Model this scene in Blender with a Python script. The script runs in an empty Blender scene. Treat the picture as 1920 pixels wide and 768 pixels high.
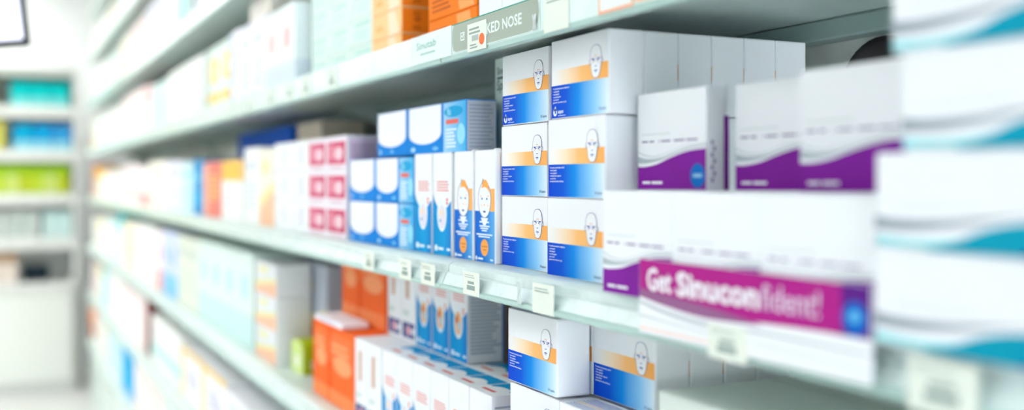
import bpy, math, random
from mathutils import Vector
R = random.Random(7)
scn = bpy.context.scene
COL = scn.collection
CAMZ = 1.35                       # camera height; shelf heights below are written relative to it
TH = math.atan(965 / 1975)
CT, ST = math.cos(TH), math.sin(TH)

# ------------------------------------------------------------------ materials
def lin(c):
    c /= 255.0
    return c / 12.92 if c <= .04045 else ((c + .055) / 1.055) ** 2.4
def rgb(t): return (lin(t[0]), lin(t[1]), lin(t[2]), 1)
MATS = {}
def mat(key, col=None, rough=.5, emit=0, metal=0, spec=.4, noise=0, scale=40, trans=0, bump=0):
    if key in MATS: return MATS[key]
    m = bpy.data.materials.new(key); m.use_nodes = True
    nt = m.node_tree; b = nt.nodes['Principled BSDF']
    b.inputs['Base Color'].default_value = rgb(col)
    b.inputs['Roughness'].default_value = rough
    b.inputs['Metallic'].default_value = metal
    b.inputs['Specular IOR Level'].default_value = spec
    b.inputs['Transmission Weight'].default_value = trans
    if emit:
        b.inputs['Emission Color'].default_value = rgb(col); b.inputs['Emission Strength'].default_value = emit
    if noise or bump:
        tc = nt.nodes.new('ShaderNodeTexCoord'); n = nt.nodes.new('ShaderNodeTexNoise')
        n.inputs['Scale'].default_value = scale; n.inputs['Detail'].default_value = 4
        nt.links.new(tc.outputs['Object'], n.inputs['Vector'])
        if noise:
            mx = nt.nodes.new('ShaderNodeMixRGB'); mx.blend_type = 'MIX'
            mx.inputs[1].default_value = rgb(col)
            mx.inputs[2].default_value = rgb([max(0, c * (1 - noise)) for c in col])
            rp = nt.nodes.new('ShaderNodeValToRGB'); rp.color_ramp.elements[0].position = .45; rp.color_ramp.elements[1].position = .75
            nt.links.new(n.outputs['Fac'], rp.inputs['Fac']); nt.links.new(rp.outputs['Color'], mx.inputs[0])
            nt.links.new(mx.outputs[0], b.inputs['Base Color'])
        if bump:
            bp = nt.nodes.new('ShaderNodeBump'); bp.inputs['Strength'].default_value = bump; bp.inputs['Distance'].default_value = .001
            nt.links.new(n.outputs['Fac'], bp.inputs['Height']); nt.links.new(bp.outputs['Normal'], b.inputs['Normal'])
    MATS[key] = m
    return m
def ramp_mat(key, stops, axis=0, rough=.35):
    """print that runs from one ink to another along the printed face (UV 0..1)"""
    if key in MATS: return MATS[key]
    m = bpy.data.materials.new(key); m.use_nodes = True
    nt = m.node_tree; b = nt.nodes['Principled BSDF']; b.inputs['Roughness'].default_value = .6; b.inputs['Specular IOR Level'].default_value = .06
    uv = nt.nodes.new('ShaderNodeUVMap'); uv.uv_map = 'print'
    sp = nt.nodes.new('ShaderNodeSeparateXYZ'); rp = nt.nodes.new('ShaderNodeValToRGB')
    nt.links.new(uv.outputs['UV'], sp.inputs['Vector']); nt.links.new(sp.outputs[axis], rp.inputs['Fac'])
    cr = rp.color_ramp
    cr.elements[0].position, cr.elements[0].color = stops[0][0], rgb(stops[0][1])
    cr.elements[1].position, cr.elements[1].color = stops[-1][0], rgb(stops[-1][1])
    for p, c in stops[1:-1]:
        e = cr.elements.new(p); e.color = rgb(c)
    nt.links.new(rp.outputs['Color'], b.inputs['Base Color'])
    MATS[key] = m
    return m
INK = {}
def ink(col, rough=.4):
    k = 'ink_%d_%d_%d' % tuple(col)
    return mat(k, col, .6, spec=.06)
WHITE = (238, 240, 244)
CARD = mat('white_card', WHITE, .45, spec=.2, bump=.05, scale=300)
BLUE = (10, 88, 205); NAVY = (22, 52, 132); ORANGE = (246, 172, 92)
A_BLUE = ramp_mat('blue_print', [(0, (2, 66, 200)), (.28, (4, 86, 208)), (.5, (8, 138, 224)), (.78, (140, 200, 242)), (1, (222, 238, 248))])
A_ORANGE = ramp_mat('orange_print', [(.05, (240, 240, 240)), (.3, (247, 225, 196)), (.55, (248, 190, 122)), (1, (246, 172, 92))])

# ------------------------------------------------------------------ small mesh kit
def shape_obj(name, verts, faces, fmats, uvs=None, parent=None, smooth=False):
    me = bpy.data.meshes.new(name)
    me.from_pydata(verts, [], faces)
    slots = []
    for i, m in enumerate(fmats):
        if m not in slots: slots.append(m)
    for m in slots: me.materials.append(m)
    me.polygons.foreach_set('material_index', [slots.index(m) for m in fmats])
    if smooth: me.polygons.foreach_set('use_smooth', [True] * len(faces))
    if uvs:
        lay = me.uv_layers.new(name='print')
        flat = [c for f in uvs for uv in f for c in uv]
        lay.data.foreach_set('uv', flat)
    me.update()
    o = bpy.data.objects.new(name, me); COL.objects.link(o)
    if parent: o.parent = parent
    return o
class MB:
    def __init__(s): s.v = []; s.f = []; s.m = []
    def box(s, a, b, m, bev=0):
        x0, y0, z0 = a; x1, y1, z1 = b
        if bev <= 0:
            n = len(s.v)
            s.v += [(x, y, z) for z in (z0, z1) for y in (y0, y1) for x in (x0, x1)]
            for q in ((0, 2, 3, 1), (4, 5, 7, 6), (0, 1, 5, 4), (2, 6, 7, 3), (0, 4, 6, 2), (1, 3, 7, 5)):
                s.f.append(tuple(n + i for i in q)); s.m.append(m)
            return s
        bev = min(bev, (x1 - x0) / 2.1, (y1 - y0) / 2.1, (z1 - z0) / 2.1)
        n = len(s.v); idx = {}
        lo, hi = (x0, y0, z0), (x1, y1, z1)
        for sx in (0, 1):
            for sy in (0, 1):
                for sz in (0, 1):
                    sg = (sx, sy, sz)
                    for ax in range(3):   # vertex lying on the face normal to ax
                        p = []
                        for k in range(3):
                            base = hi[k] if sg[k] else lo[k]
                            p.append(base if k == ax else base + (-bev if sg[k] else bev))
                        idx[sg + (ax,)] = len(s.v); s.v.append(tuple(p))
        def add(q): s.f.append(tuple(q)); s.m.append(m)
        for ax in range(3):
            b_, c_ = (ax + 1) % 3, (ax + 2) % 3
            for side in (0, 1):
                ring = []
                for (i, j) in ((0, 0), (1, 0), (1, 1), (0, 1)):
                    g = [0, 0, 0]; g[ax] = side; g[b_] = i; g[c_] = j
                    ring.append(idx[tuple(g) + (ax,)])
                add(ring if side else ring[::-1])
            for i in (0, 1):
                for j in (0, 1):   # edge along ax
                    g0 = [0, 0, 0]; g0[b_] = i; g0[c_] = j; g1 = list(g0); g1[ax] = 1
                    q = [idx[tuple(g0) + (b_,)], idx[tuple(g1) + (b_,)], idx[tuple(g1) + (c_,)], idx[tuple(g0) + (c_,)]]
                    add(q if (i + j) % 2 == 0 else q[::-1])
        for sg in [(a_, b2, c2) for a_ in (0, 1) for b2 in (0, 1) for c2 in (0, 1)]:
            q = [idx[sg + (0,)], idx[sg + (1,)], idx[sg + (2,)]]
            add(q if sum(sg) % 2 else q[::-1])
        return s
    def extrude_y(s, prof, y0, y1, mats):
        """closed profile of (x, z) points swept along y; mats per profile edge"""
        n = len(s.v); k = len(prof)
        s.v += [(x, y0, z) for x, z in prof] + [(x, y1, z) for x, z in prof]
        for i in range(k):
            j = (i + 1) % k
            s.f.append((n + i, n + j, n + k + j, n + k + i)); s.m.append(mats[i])
        s.f.append(tuple(n + i for i in range(k))[::-1]); s.m.append(mats[0])
        s.f.append(tuple(n + k + i for i in range(k))); s.m.append(mats[0])
        return s
    def lathe(s, prof, m, c=(0, 0, 0), seg=24, axis='z'):
        n = len(s.v); k = len(prof)
        for i in range(seg):
            a = 2 * math.pi * i / seg
            for r, h in prof:
                p = (r * math.cos(a), r * math.sin(a), h)
                if axis == 'x': p = (h, r * math.cos(a), r * math.sin(a))
                s.v.append((c[0] + p[0], c[1] + p[1], c[2] + p[2]))
        for i in range(seg):
            j = (i + 1) % seg
            for q in range(k - 1):
                s.f.append((n + i * k + q, n + j * k + q, n + j * k + q + 1, n + i * k + q + 1)); s.m.append(m if not isinstance(m, list) else m[q])
        s.f.append(tuple(n + i * k for i in range(seg))[::-1]); s.m.append(m if not isinstance(m, list) else m[0])
        s.f.append(tuple(n + i * k + k - 1 for i in range(seg))); s.m.append(m if not isinstance(m, list) else m[-1])
        return s
    def build(s, name, parent=None, smooth=False): return shape_obj(name, s.v, s.f, s.m, None, parent, smooth)

GLYPHS = {}
def glyphs(text, bold=0.0):
    """outlines of a line of writing as flat polygons, cap height about 0.7"""
    k = (text, bold)
    if k in GLYPHS: return GLYPHS[k]
    cu = bpy.data.curves.new('lettering', 'FONT'); cu.body = text; cu.size = 1; cu.resolution_u = 2; cu.offset = bold
    o = bpy.data.objects.new('lettering', cu); COL.objects.link(o)
    dg = bpy.context.evaluated_depsgraph_get()
    ev = o.evaluated_get(dg); me = ev.to_mesh()
    pts = [(v.co.x, v.co.y) for v in me.vertices]
    fs = [tuple(p.vertices) for p in me.polygons]
    ev.to_mesh_clear(); bpy.data.objects.remove(o); bpy.data.curves.remove(cu)
    x0 = min(p[0] for p in pts); x1 = max(p[0] for p in pts)
    GLYPHS[k] = ([(x - x0, y) for x, y in pts], fs, x1 - x0)
    return GLYPHS[k]

EPS = .00008
class Carton:
    """printed box: w along the shelf, d into it, h up; faces F(ront) N(ear end) T(op) X(far end)"""
    def __init__(s, w, d, h, body=CARD, bev=.0007):
        s.w, s.d, s.h = w, d, h
        mb = MB().box((-d / 2, -w / 2, 0), (d / 2, w / 2, h), body, bev)
        s.v, s.f, s.m = mb.v, mb.f, mb.m
        s.uv = [[(0, 0)] * len(f) for f in s.f]
        s.lay = {}
    def dims(s, F): return {'F': (s.w, s.h), 'N': (s.d, s.h), 'T': (s.w, s.d), 'X': (s.d, s.h)}[F]
    def pt(s, F, a, b, o):
        w, d, h = s.w, s.d, s.h
        if F == 'F': return (-d / 2 - o, w / 2 - a, b)
        if F == 'N': return (-d / 2 + a, -w / 2 - o, b)
        if F == 'T': return (-d / 2 + b, w / 2 - a, h + o)
        return (d / 2 - a, w / 2 + o, b)
    def poly(s, F, pts, m, lay=1):
        """pts as fractions of the face"""
        W, H = s.dims(F); n = len(s.v)
        s.v += [s.pt(F, a * W, b * H, EPS * lay) for a, b in pts]
        s.f.append(tuple(range(n, n + len(pts)))); s.m.append(m); s.uv.append(list(pts))
    def rect(s, F, a0, b0, a1, b1, m, lay=1): s.poly(F, [(a0, b0), (a1, b0), (a1, b1), (a0, b1)], m, lay)
    def ell(s, F, a, b, ra, rb, m, lay=1, n=20, rot=0):
        W, H = s.dims(F); c, q = math.cos(rot), math.sin(rot); P = []
        for i in range(n):
            x = ra * W * math.cos(2 * math.pi * i / n); y = rb * H * math.sin(2 * math.pi * i / n)
            P.append((a + (x * c - y * q) / W, b + (x * q + y * c) / H))
        s.poly(F, P, m, lay)
    def band(s, F, low, high, m, lay=1):
        """between two polylines given at the same a-values: [(a, b)...]"""
        for i in range(len(low) - 1):
            s.poly(F, [low[i], low[i + 1], high[i + 1], high[i]], m, lay)
    def text(s, F, a, b, txt, cap, m, lay=3, bold=0, squeeze=1, align='l', fit=None, rot=False):
        """cap = letter height as fraction of face height; fit = width as fraction of face width"""
        W, H = s.dims(F); pts, fs, tw = glyphs(txt, bold)
        sc = cap * H / .7; sx = sc * squeeze
        if fit: sx = fit * W / tw
        off = 0 if align == 'l' else (-tw * sx if align == 'r' else -tw * sx / 2)
        n = len(s.v)
        if rot: P = [(a * W - y * sc, b * H + x * sx) for x, y in pts]
        else: P = [(a * W + off + x * sx, b * H + y * sc) for x, y in pts]
        s.v += [s.pt(F, p, q, EPS * lay) for p, q in P]
        for f in fs:
            s.f.append(tuple(n + i for i in f)); s.m.append(m); s.uv.append([(P[i][0] / W, P[i][1] / H) for i in f])
    def lines(s, F, a0, b0, a1, b1, n, m, lay=2, fill=.5, rag=.3):
        step = (b1 - b0) / n; r = random.Random(n * 31 + int(a0 * 99))
        for i in range(n):
            s.rect(F, a0, b0 + i * step, a1 - (a1 - a0) * rag * r.random(), b0 + (i + fill) * step, m, lay)
    def mesh(s, name):
        o = shape_obj(name, s.v, s.f, s.m, s.uv)
        me = o.data; bpy.data.objects.remove(o)
        return me

def lerp_curve(pts, n=24):
    """smooth (Catmull-Rom) samples through (a, b) points"""
    P = [pts[0]] + list(pts) + [pts[-1]]; out = []
    for i in range(1, len(P) - 2):
        for k in range(n // (len(pts) - 1)):
            t = k / (n // (len(pts) - 1)); p0, p1, p2, p3 = P[i - 1], P[i], P[i + 1], P[i + 2]
            out.append(tuple(.5 * (2 * p1[j] + (p2[j] - p0[j]) * t + (2 * p0[j] - 5 * p1[j] + 4 * p2[j] - p3[j]) * t * t + (3 * p1[j] - p0[j] - 3 * p2[j] + p3[j]) * t ** 3) for j in (0, 1)))
    out.append(pts[-1])
    return out

# ------------------------------------------------------------------ scene objects
def tag(o, label, cat, group=None, kind=None):
    o['label'] = label; o['category'] = cat
    if group: o['group'] = group
    if kind: o['kind'] = kind
    return o
def struct(o): o['kind'] = 'structure'; return o
FLAPS = {}
def put(name, me, x, yl, z, label, cat, group=None, dims=None, flap=None, rot=0, lid=False):
    """stands a box with its front at x, far (left) end at yl, base at z (z relative to the camera height)"""
    w, d, h = dims
    o = bpy.data.objects.new(name, me); COL.objects.link(o)
    o.location = (x + d / 2, yl - w / 2, CAMZ + z + .0003)
    o.rotation_euler.z = rot
    tag(o, label, cat, group)
    if lid:
        k = (w, d, h, 'lid')
        if k not in FLAPS:
            t = MB().box((-d / 2 + .0006, -w / 2 + .0008, h - .001), (d / 2 - .0012, w / 2 - .0008, h + .0006), CARD, .0004).box((-d / 2 + .004, -w / 2 + .003, h - .0005), (-d / 2 + .010, -w / 2 + .012, h + .0022), CARD, .0008).build('lid_flap')
            FLAPS[k] = t.data; bpy.data.objects.remove(t)
        c = bpy.data.objects.new('lid_flap', FLAPS[k]); COL.objects.link(c); c.parent = o
    if flap:   # tucked-in closing panel at the near end
        k = (w, d, h, flap)
        if k not in FLAPS:
            t = MB().box((-d / 2 + .0012, -w / 2 - .0007, .0014), (d / 2 - .0012, -w / 2 + .001, h - .0012), flap, .0005).build('end_flap')
            FLAPS[k] = t.data; bpy.data.objects.remove(t)
        c = bpy.data.objects.new('end_flap', FLAPS[k]); COL.objects.link(c); c.parent = o
    return o

# ------------------------------------------------------------------ shelf heights (relative to camera)
DECK = {'A': .744, 'B': .462, 'C': .180, 'D': -.100, 'E': -.394, 'F': -.677, 'G': -.960}
XLIP = .490
BAYS = [.125, 1.2025, 2.28, 3.357, 4.435, 5.512, 6.59, 7.0]

# ------------------------------------------------------------------ room
wallm = mat('white_wall_paint', (236, 238, 238), .85, bump=.1, scale=120)
floorm = mat('pale_floor_tiles', (226, 226, 224), .3, noise=.06, scale=3)
ceilm = mat('white_ceiling_board', (238, 240, 241), .9, bump=.1, scale=60)
def room(name, a, b, m): return struct(MB().box(a, b, m).build(name))
room('floor', (-2.9, -2.3, -.1), (1.1, 8.3, 0), floorm)
room('ceiling', (-2.9, -2.3, 2.75), (1.1, 8.3, 2.85), ceilm)
room('wall_right', (.9, -2.3, 0), (1.1, 8.3, 2.75), wallm)
room('wall_left', (-2.9, -2.3, 0), (-2.7, 8.3, 2.75), wallm)
room('wall_back', (-2.7, 8.1, 0), (.9, 8.3, 2.75), wallm)
wf = MB().box((-2.7, -2.3, 0), (.9, -2.1, .45), wallm).box((-2.7, -2.3, 2.45), (.9, -2.1, 2.75), wallm).box((-2.7, -2.3, .45), (-.3, -2.1, 2.45), wallm).box((.7, -2.3, .45), (.9, -2.1, 2.45), wallm)
struct(wf.build('wall_front'))
added_win = MB(); wfm = mat('added_window_frame', (232, 234, 234), .4)  # window added behind the camera to light near box ends and shelf interiors
for xx in (-.3, .17, .64): added_win.box((xx, -2.24, .45), (xx + .06, -2.16, 2.45), wfm, .004)
added_win.box((-.24, -2.24, .45), (.64, -2.16, .51), wfm, .004).box((-.24, -2.24, 2.39), (.64, -2.16, 2.45), wfm, .004)
struct(added_win.build('added_window_1'))
EMIT = 7.0
lampm = mat('lamp_diffuser', (255, 253, 249), .6, emit=EMIT)
framem = mat('white_lamp_frame', (235, 236, 236), .4)
LAMPS = [(-.95, 2.15, 'nearest one over the aisle'), (-.95, 3.5, 'second over the aisle'), (-.95, 4.7, 'third over the aisle'), (-.95, 6.1, 'fourth over the aisle, before the end display'),
         (-.30, 7.42, 'added to whiten the end wall, right one'), (-1.2, 7.42, 'added to whiten the end wall, left one'), (-2.1, 4.8, 'added to brighten the end display and far shelves')]  # last three panels are added to brighten end wall, display and far shelves
for lx, ly, lw in LAMPS:
    fr = MB()
    fr.box((-.32, -.62, -.05), (.32, -.6, 0), framem, .004); fr.box((-.32, .6, -.05), (.32, .62, 0), framem, .004)
    fr.box((-.32, -.6, -.05), (-.3, .6, 0), framem, .004); fr.box((.3, -.6, -.05), (.32, .6, 0), framem, .004)
    o = fr.build('ceiling_light'); o.location = (lx, ly, 2.75)
    tag(o, 'long white ceiling light panel, ' + lw, 'light', 'ceiling lights')
    MB().box((-.3, -.6, -.035), (.3, .6, -.02), lampm).build('diffuser', o)

# ------------------------------------------------------------------ shelving
steel = mat('mint_white_steel', (214, 228, 224), .35, noise=.05, scale=14, bump=.02)
backm = mat('grey_back_panel', (214, 218, 212), .55, noise=.05, scale=20)
lipm = mat('mint_grey_lip', (168, 198, 190), .3)
channel = mat('clear_price_channel', (214, 230, 228), .18, noise=.08, scale=30)
stripm = mat('pale_mint_strip', (222, 240, 234), .25, noise=.04, scale=25)
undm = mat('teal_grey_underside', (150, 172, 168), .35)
def shelf(parent, lev, y0, y1, tall):
    z = CAMZ + DECK[lev]; g = .0015; y0 += g; y1 -= g
    d = MB().box((.512, y0, z - .012), (.800, y1, z), steel, .001)
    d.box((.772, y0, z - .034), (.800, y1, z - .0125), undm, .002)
    s = d.build('shelf_board', parent)
    r = MB()
    if tall:
        zt, zb = z + .006, z - .036
        pr = [(.5115, zt - .006), (.4925, zt), (XLIP, zt), (XLIP, zb + .006), (XLIP + .0005, zb + .001), (XLIP + .003, zb), (.4985, zb), (.4985, z - .014), (.5115, z - .014)]
        r.extrude_y(pr, y0, y1, [steel, steel, stripm, lipm, lipm, lipm, undm, undm, steel])
    else:
        zb = z - .033
        pr = [(.5115, z), (.507, z - .0005), (.501, z - .004), (.500, z - .012), (.4975, z - .0135), (.492, z - .0265), (.489, z - .028), (.488, z - .031), (.4895, zb), (.4985, zb), (.5035, z - .014), (.5115, z - .014)]
        r.extrude_y(pr, y0, y1, [steel, steel, channel, channel, channel, lipm, lipm, lipm, lipm, undm, undm, steel])
    r.build('price_rail', s)
    for yy in (y0 + .012, y1 - .012):
        b = MB(); q = [(.68, z - .0125), (.7985, z - .0125), (.7985, z - .06)]
        b.extrude_y(q, yy - .0015, yy + .0015, [steel] * 3); b.build('bracket', s)
bay_names = ['nearest bay, holding the blue and orange boxes', 'second bay, past the first rail joint', 'third bay, beyond the dark upright', 'fourth bay, out of focus down the aisle', 'fifth bay, out of focus near the far end', 'sixth bay, out of focus beside the far display', 'narrow last bay, meeting the far wall display']
for i in range(7):
    y0, y1 = BAYS[i], BAYS[i + 1]
    e = bpy.data.objects.new('shelving_unit', None); COL.objects.link(e); 
    tag(e, 'mint white steel wall shelving, ' + bay_names[i], 'shelving', 'shelving bays along the wall')
    MB().box((.801, y0 + .001, 0), (.812, y1 - .001, CAMZ + 1.0), backm).build('back_panel', e)
    for yy in (y0 + .001, y1 - .016): MB().box((.8002, yy, 0), (.8009, yy + .015, CAMZ + 1.0), steel).box((.786, yy, 0), (.8002, yy + .015, CAMZ + 1.0), steel, .002).build('upright', e)
    for lev in 'ABCDEFG': shelf(e, lev, y0, y1, lev in 'ABC')
    MB().box((.52, y0 + .002, 0), (.79, y1 - .002, CAMZ + DECK['G'] - .0405), steel, .003).build('plinth', e)
    MB().box((.50, y0 + .002, CAMZ + .985), (.800, y1 - .002, CAMZ + 1.02), steel, .003).build('top_cover', e)

# ------------------------------------------------------------------ near products: capsule boxes
AW, AD, AH = .115, .040, .0812
def head(c, a, b, hw, hh, line, eye, dots):
    """line-drawn bald head, centre a, chin at b; hw, hh as fractions of the face"""
    half = [(0, 1), (.18, .985), (.33, .93), (.43, .83), (.48, .70), (.48, .55), (.44, .40), (.40, .27), (.33, .12), (.22, .02), (.1, -.01), (0, -.012)]
    def prof(k):
        cx, cy = 0, .5
        P = [(x * k[0], cy + (y - cy) * k[1]) for x, y in half]
        P = P + [(-x, y) for x, y in P[-2:0:-1]]
        return [(a + x * hw, b + y * hh) for x, y in P][::-1]
    for sgn in (-1, 1):
        c.ell('F', a + sgn * .50 * hw, b + .50 * hh, .085 * hw, .085 * hh, line, 3, 12)
        c.ell('F', a + sgn * .50 * hw, b + .50 * hh, .055 * hw, .070 * hh, CARD, 4, 12)
    c.poly('F', prof((1, 1)), line, 5)
    c.poly('F', prof((.945, .975)), CARD, 6)
    for sgn in (-1, 1):
        c.ell('F', a + sgn * .2 * hw, b + .545 * hh, .13 * hw, .030 * hh, eye, 7, 12, rot=sgn * .35)
        c.ell('F', a + sgn * .2 * hw, b + .540 * hh, .05 * hw, .013 * hh, CARD, 8, 8, rot=sgn * .35)
        c.rect('F', a + sgn * .2 * hw - .17 * hw, b + .578 * hh, a + sgn * .2 * hw + .17 * hw, b + .592 * hh, eye, 7)
        c.ell('F', a + sgn * .24 * hw, b + .47 * hh, .045 * hw, .018 * hh, dots, 7, 8)
        c.ell('F', a + sgn * .07 * hw, b + .66 * hh, .04 * hw, .022 * hh, dots, 7, 8)
        c.ell('F', a + sgn * .44 * hw, b + .62 * hh, .035 * hw, .018 * hh, dots, 7, 8)
    c.poly('F', [(a - .11 * hw, b + .36 * hh), (a + .11 * hw, b + .36 * hh), (a + .03 * hw, b + .335 * hh), (a - .03 * hw, b + .335 * hh)], eye, 7)
    c.ell('F', a, b + .215 * hh, .15 * hw, .026 * hh, eye, 7, 12)
    c.rect('F', a - .12 * hw, b + .209 * hh, a + .12 * hw, b + .217 * hh, CARD, 8)
    c.rect('F', a - .07 * hw, b + .155 * hh, a + .07 * hw, b + .165 * hh, eye, 7)
EN = ['For temporary symptomatic relief of:', '\u2022 nasal congestion', '\u2022 sinus congestion', '\u2022 eustachian tube congestion', '\u2022 pain and fever', 'associated with colds and influenza']
AF = ['Vir tydelike simptomatiese verligting van:', '\u2022 neuskongestie', '\u2022 sinuskongestie', '\u2022 oor-buiskongestie', '\u2022 pyn en koors', 'geassosieer met verkoue en griep']
def capsule_art(lang, logo, full=True):
    c = Carton(AW, AD, AH)
    wi = ink((236, 244, 250)); nb = ink(NAVY)
    if full:
        c.rect('F', .02, .425, .997, .62, A_ORANGE, 1)
        c.rect('F', .004, .01, .997, .425, A_BLUE, 1)
        head(c, .80, .445, .20, .395, nb, ink((20, 66, 160)), ink((244, 160, 96)))
        T = EN if lang == 'en' else AF
        for i, t in enumerate(T): c.text('F', .035, .375 - .035 * i, t, .022, wi, 3, .012, .82)
        c.text('F', .965, .055, '24 Capsules' if lang == 'en' else '24 kapsules', .036, ink((32, 62, 128)), 3, .004, .72, 'r')
        if logo:
            c.ell('F', .075, .085, .036, .050, wi, 3, 18); c.poly('F', [(.045, .10), (.105, .10), (.08, .165)], wi, 3)
            c.ell('F', .082, .085, .015, .024, ink((20, 96, 215)), 4, 12); c.rect('F', .078, .085, .086, .135, ink((20, 96, 215)), 4)
            c.text('F', .13, .068, 'aspen', .050, wi, 3, .02, .85); c.rect('F', .13, .035, .27, .041, wi, 3)
        # printed far end (shows as a sliver of colour between boxes) and top text
        c.rect('X', .02, .425, .98, .62, ink(ORANGE), 1); c.rect('X', .02, .01, .98, .425, ink((16, 84, 205)), 1)
        bt = ink((96, 120, 190)); ot = ink((236, 190, 160))
        for i in range(9): c.rect('T', .08, .06 + .1 * i, .62 + .25 * ((i * 7) % 3) / 2, .09 + .1 * i, ot if i in (3, 4) else bt, 2)
    return c.mesh('capsule_box')
CAP = {k: capsule_art(*k) for k in (('en', True), ('af', True), ('en', False), ('af', False))}
def capsule(v, x, yl, z, label, group='capsule boxes with line-drawn heads', rot=0):
    return put('capsule_box', CAP[v], x, yl, z, label, 'medicine box', group, (AW, AD, AH), CARD, rot)
z0 = DECK['D']; H1 = AH + .0006
g = 'front capsule boxes on the middle shelf'
capsule(('af', False), .535, 1.122, z0, 'bottom box of left stack on the middle shelf, line-drawn head, text 24 kapsules', g)
capsule(('en', False), .535, 1.123, z0 + H1, 'middle box of left stack on the middle shelf, white, orange and blue head print', g)
capsule(('en', True), .533, 1.116, z0 + 2 * H1, 'top box of left stack, drop logo, head print with crisp dark outline', g)
capsule(('af', False), .523, .985, z0, 'bottom box of right stack, blue and orange head print, beside the purple box', g)
capsule(('en', False), .523, .983, z0 + H1, 'middle box of right stack, white end facing purple boxes, head print', g)
capsule(('af', True), .523, .976, z0 + 2 * H1, 'top box of right stack just under the shelf above, drop logo, head print', g)
deep = ['second', 'third', 'fourth', 'fifth', 'sixth']
for r in range(5):
    for l in range(3):
        if l == 2: lab = 'blank white box end in shaded row behind top right stack, %s from the front' % deep[r]
        else: lab = 'capsule box hidden in the rows behind the right stack, under shaded blank ends'
        capsule(('en', False), .523 + (AD + .0006) * (r + 1), .977 if l == 2 else .983, z0 + l * H1, lab, 'capsule boxes in depth behind the right stack' if l == 2 else 'hidden capsule boxes under the shaded row')
# boxes behind the left stack, up to the underside of the shelf
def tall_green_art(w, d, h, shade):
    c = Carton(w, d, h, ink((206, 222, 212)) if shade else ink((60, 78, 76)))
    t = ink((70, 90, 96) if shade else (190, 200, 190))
    c.text('F', .1, .92, 'Sinus', .035, t, 2, .01, .9); c.rect('F', .1, .895, .6, .905, t, 2); c.text('F', .1, .84, 'Sp', .05, t, 2, .01)
    c.rect('F', 0.01, .005, .99, .33, ink((16, 110, 200)), 1); c.ell('F', .4, .2, .2, .06, ink(WHITE), 2)
    c.ell('F', .45, .5, .25, .07, ink((240, 214, 190)), 1)
    return c.mesh('spray_carton')
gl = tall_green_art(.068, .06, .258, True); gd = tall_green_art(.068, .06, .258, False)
put('spray_carton', gl, .585, 1.248, z0, 'tall pale green carton peeking out left of the left capsule stack', 'medicine box', 'tall cartons behind the left stack', (.068, .06, .258))
put('spray_carton', gl, .585, 1.176, z0, 'tall pale green carton whose printed top shows above left capsule stack', 'medicine box', 'tall cartons behind the left stack', (.068, .06, .258))
put('spray_carton', gd, .585, 1.104, z0, 'tall dark carton whose top shows under the shelf between both capsule stacks', 'medicine box', 'tall cartons behind the left stack', (.068, .06, .258))

# lower shelf capsule boxes
zE = DECK['E']; HE = .0842
capE = 'capsule boxes on the shelf below the middle one'
for l in range(2):
    capsule(('en', False), .523, 1.075, zE + l * HE, ['bottom box, out of view, of the stack under the tilted ticket', 'white box under the lower shelf capsule box with blank end'][l], capE)
capsule(('en', False), .521, 1.076, zE + 2 * HE, 'capsule box under the blank shelf ticket, blank white end in view, head print', capE)
capsule(('en', False), .563, 1.075, zE + 2 * HE, 'capsule box standing behind the one under the blank shelf ticket', capE)
for l in range(2):
    capsule(('en', False), .563, 1.075, zE + l * HE, 'hidden capsule box at the back of the lower left stack', 'hidden capsule boxes of the lower left stack')
for r in range(6):
    for l in range(3):
        if l == 2 and r == 0: continue
        lab = 'lower shelf capsule box, blue print set back from its neighbour, below purple banner' if (l, r) == (2, 1) else (
            'blank white box end in shade under the banner, %s behind the set-back head print' % deep[r - 2] if l == 2 else
            ('white box with small print on its top, before the set-back capsule box' if (l, r) == (1, 0) else 'capsule box under others at the back of the lower shelf'))
        gp = capE if (l == 2 or (l, r) == (1, 0)) else 'capsule boxes underneath on the lower shelf'
        capsule(('en', False), .523 + (AD + .0006) * r, .958, zE + l * HE, lab, gp)
def bulk_art():
    c = Carton(.168, .245, .209, ink((214, 222, 216)), .0015)
    c.rect('F', .08, .80, .3, .83, ink((170, 184, 180)), 2); c.rect('F', .08, .74, .2, .765, ink((190, 200, 196)), 2)
    c.rect('T', .0, .49, 1, .51, ink((202, 208, 200)), 1)
    return c.mesh('bulk_carton')
BKM = bulk_art()
put('bulk_carton', BKM, .523, .777, zE, 'large pale carton, shaded top under the banner, beside the set-back capsule box', 'carton', 'large pale cartons under the banner', (.168, .245, .209))
put('bulk_carton', BKM, .523, .606, zE, 'large pale carton at the lower right corner, under the teal boxes shelf', 'carton', 'large pale cartons under the banner', (.168, .245, .209))

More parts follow.
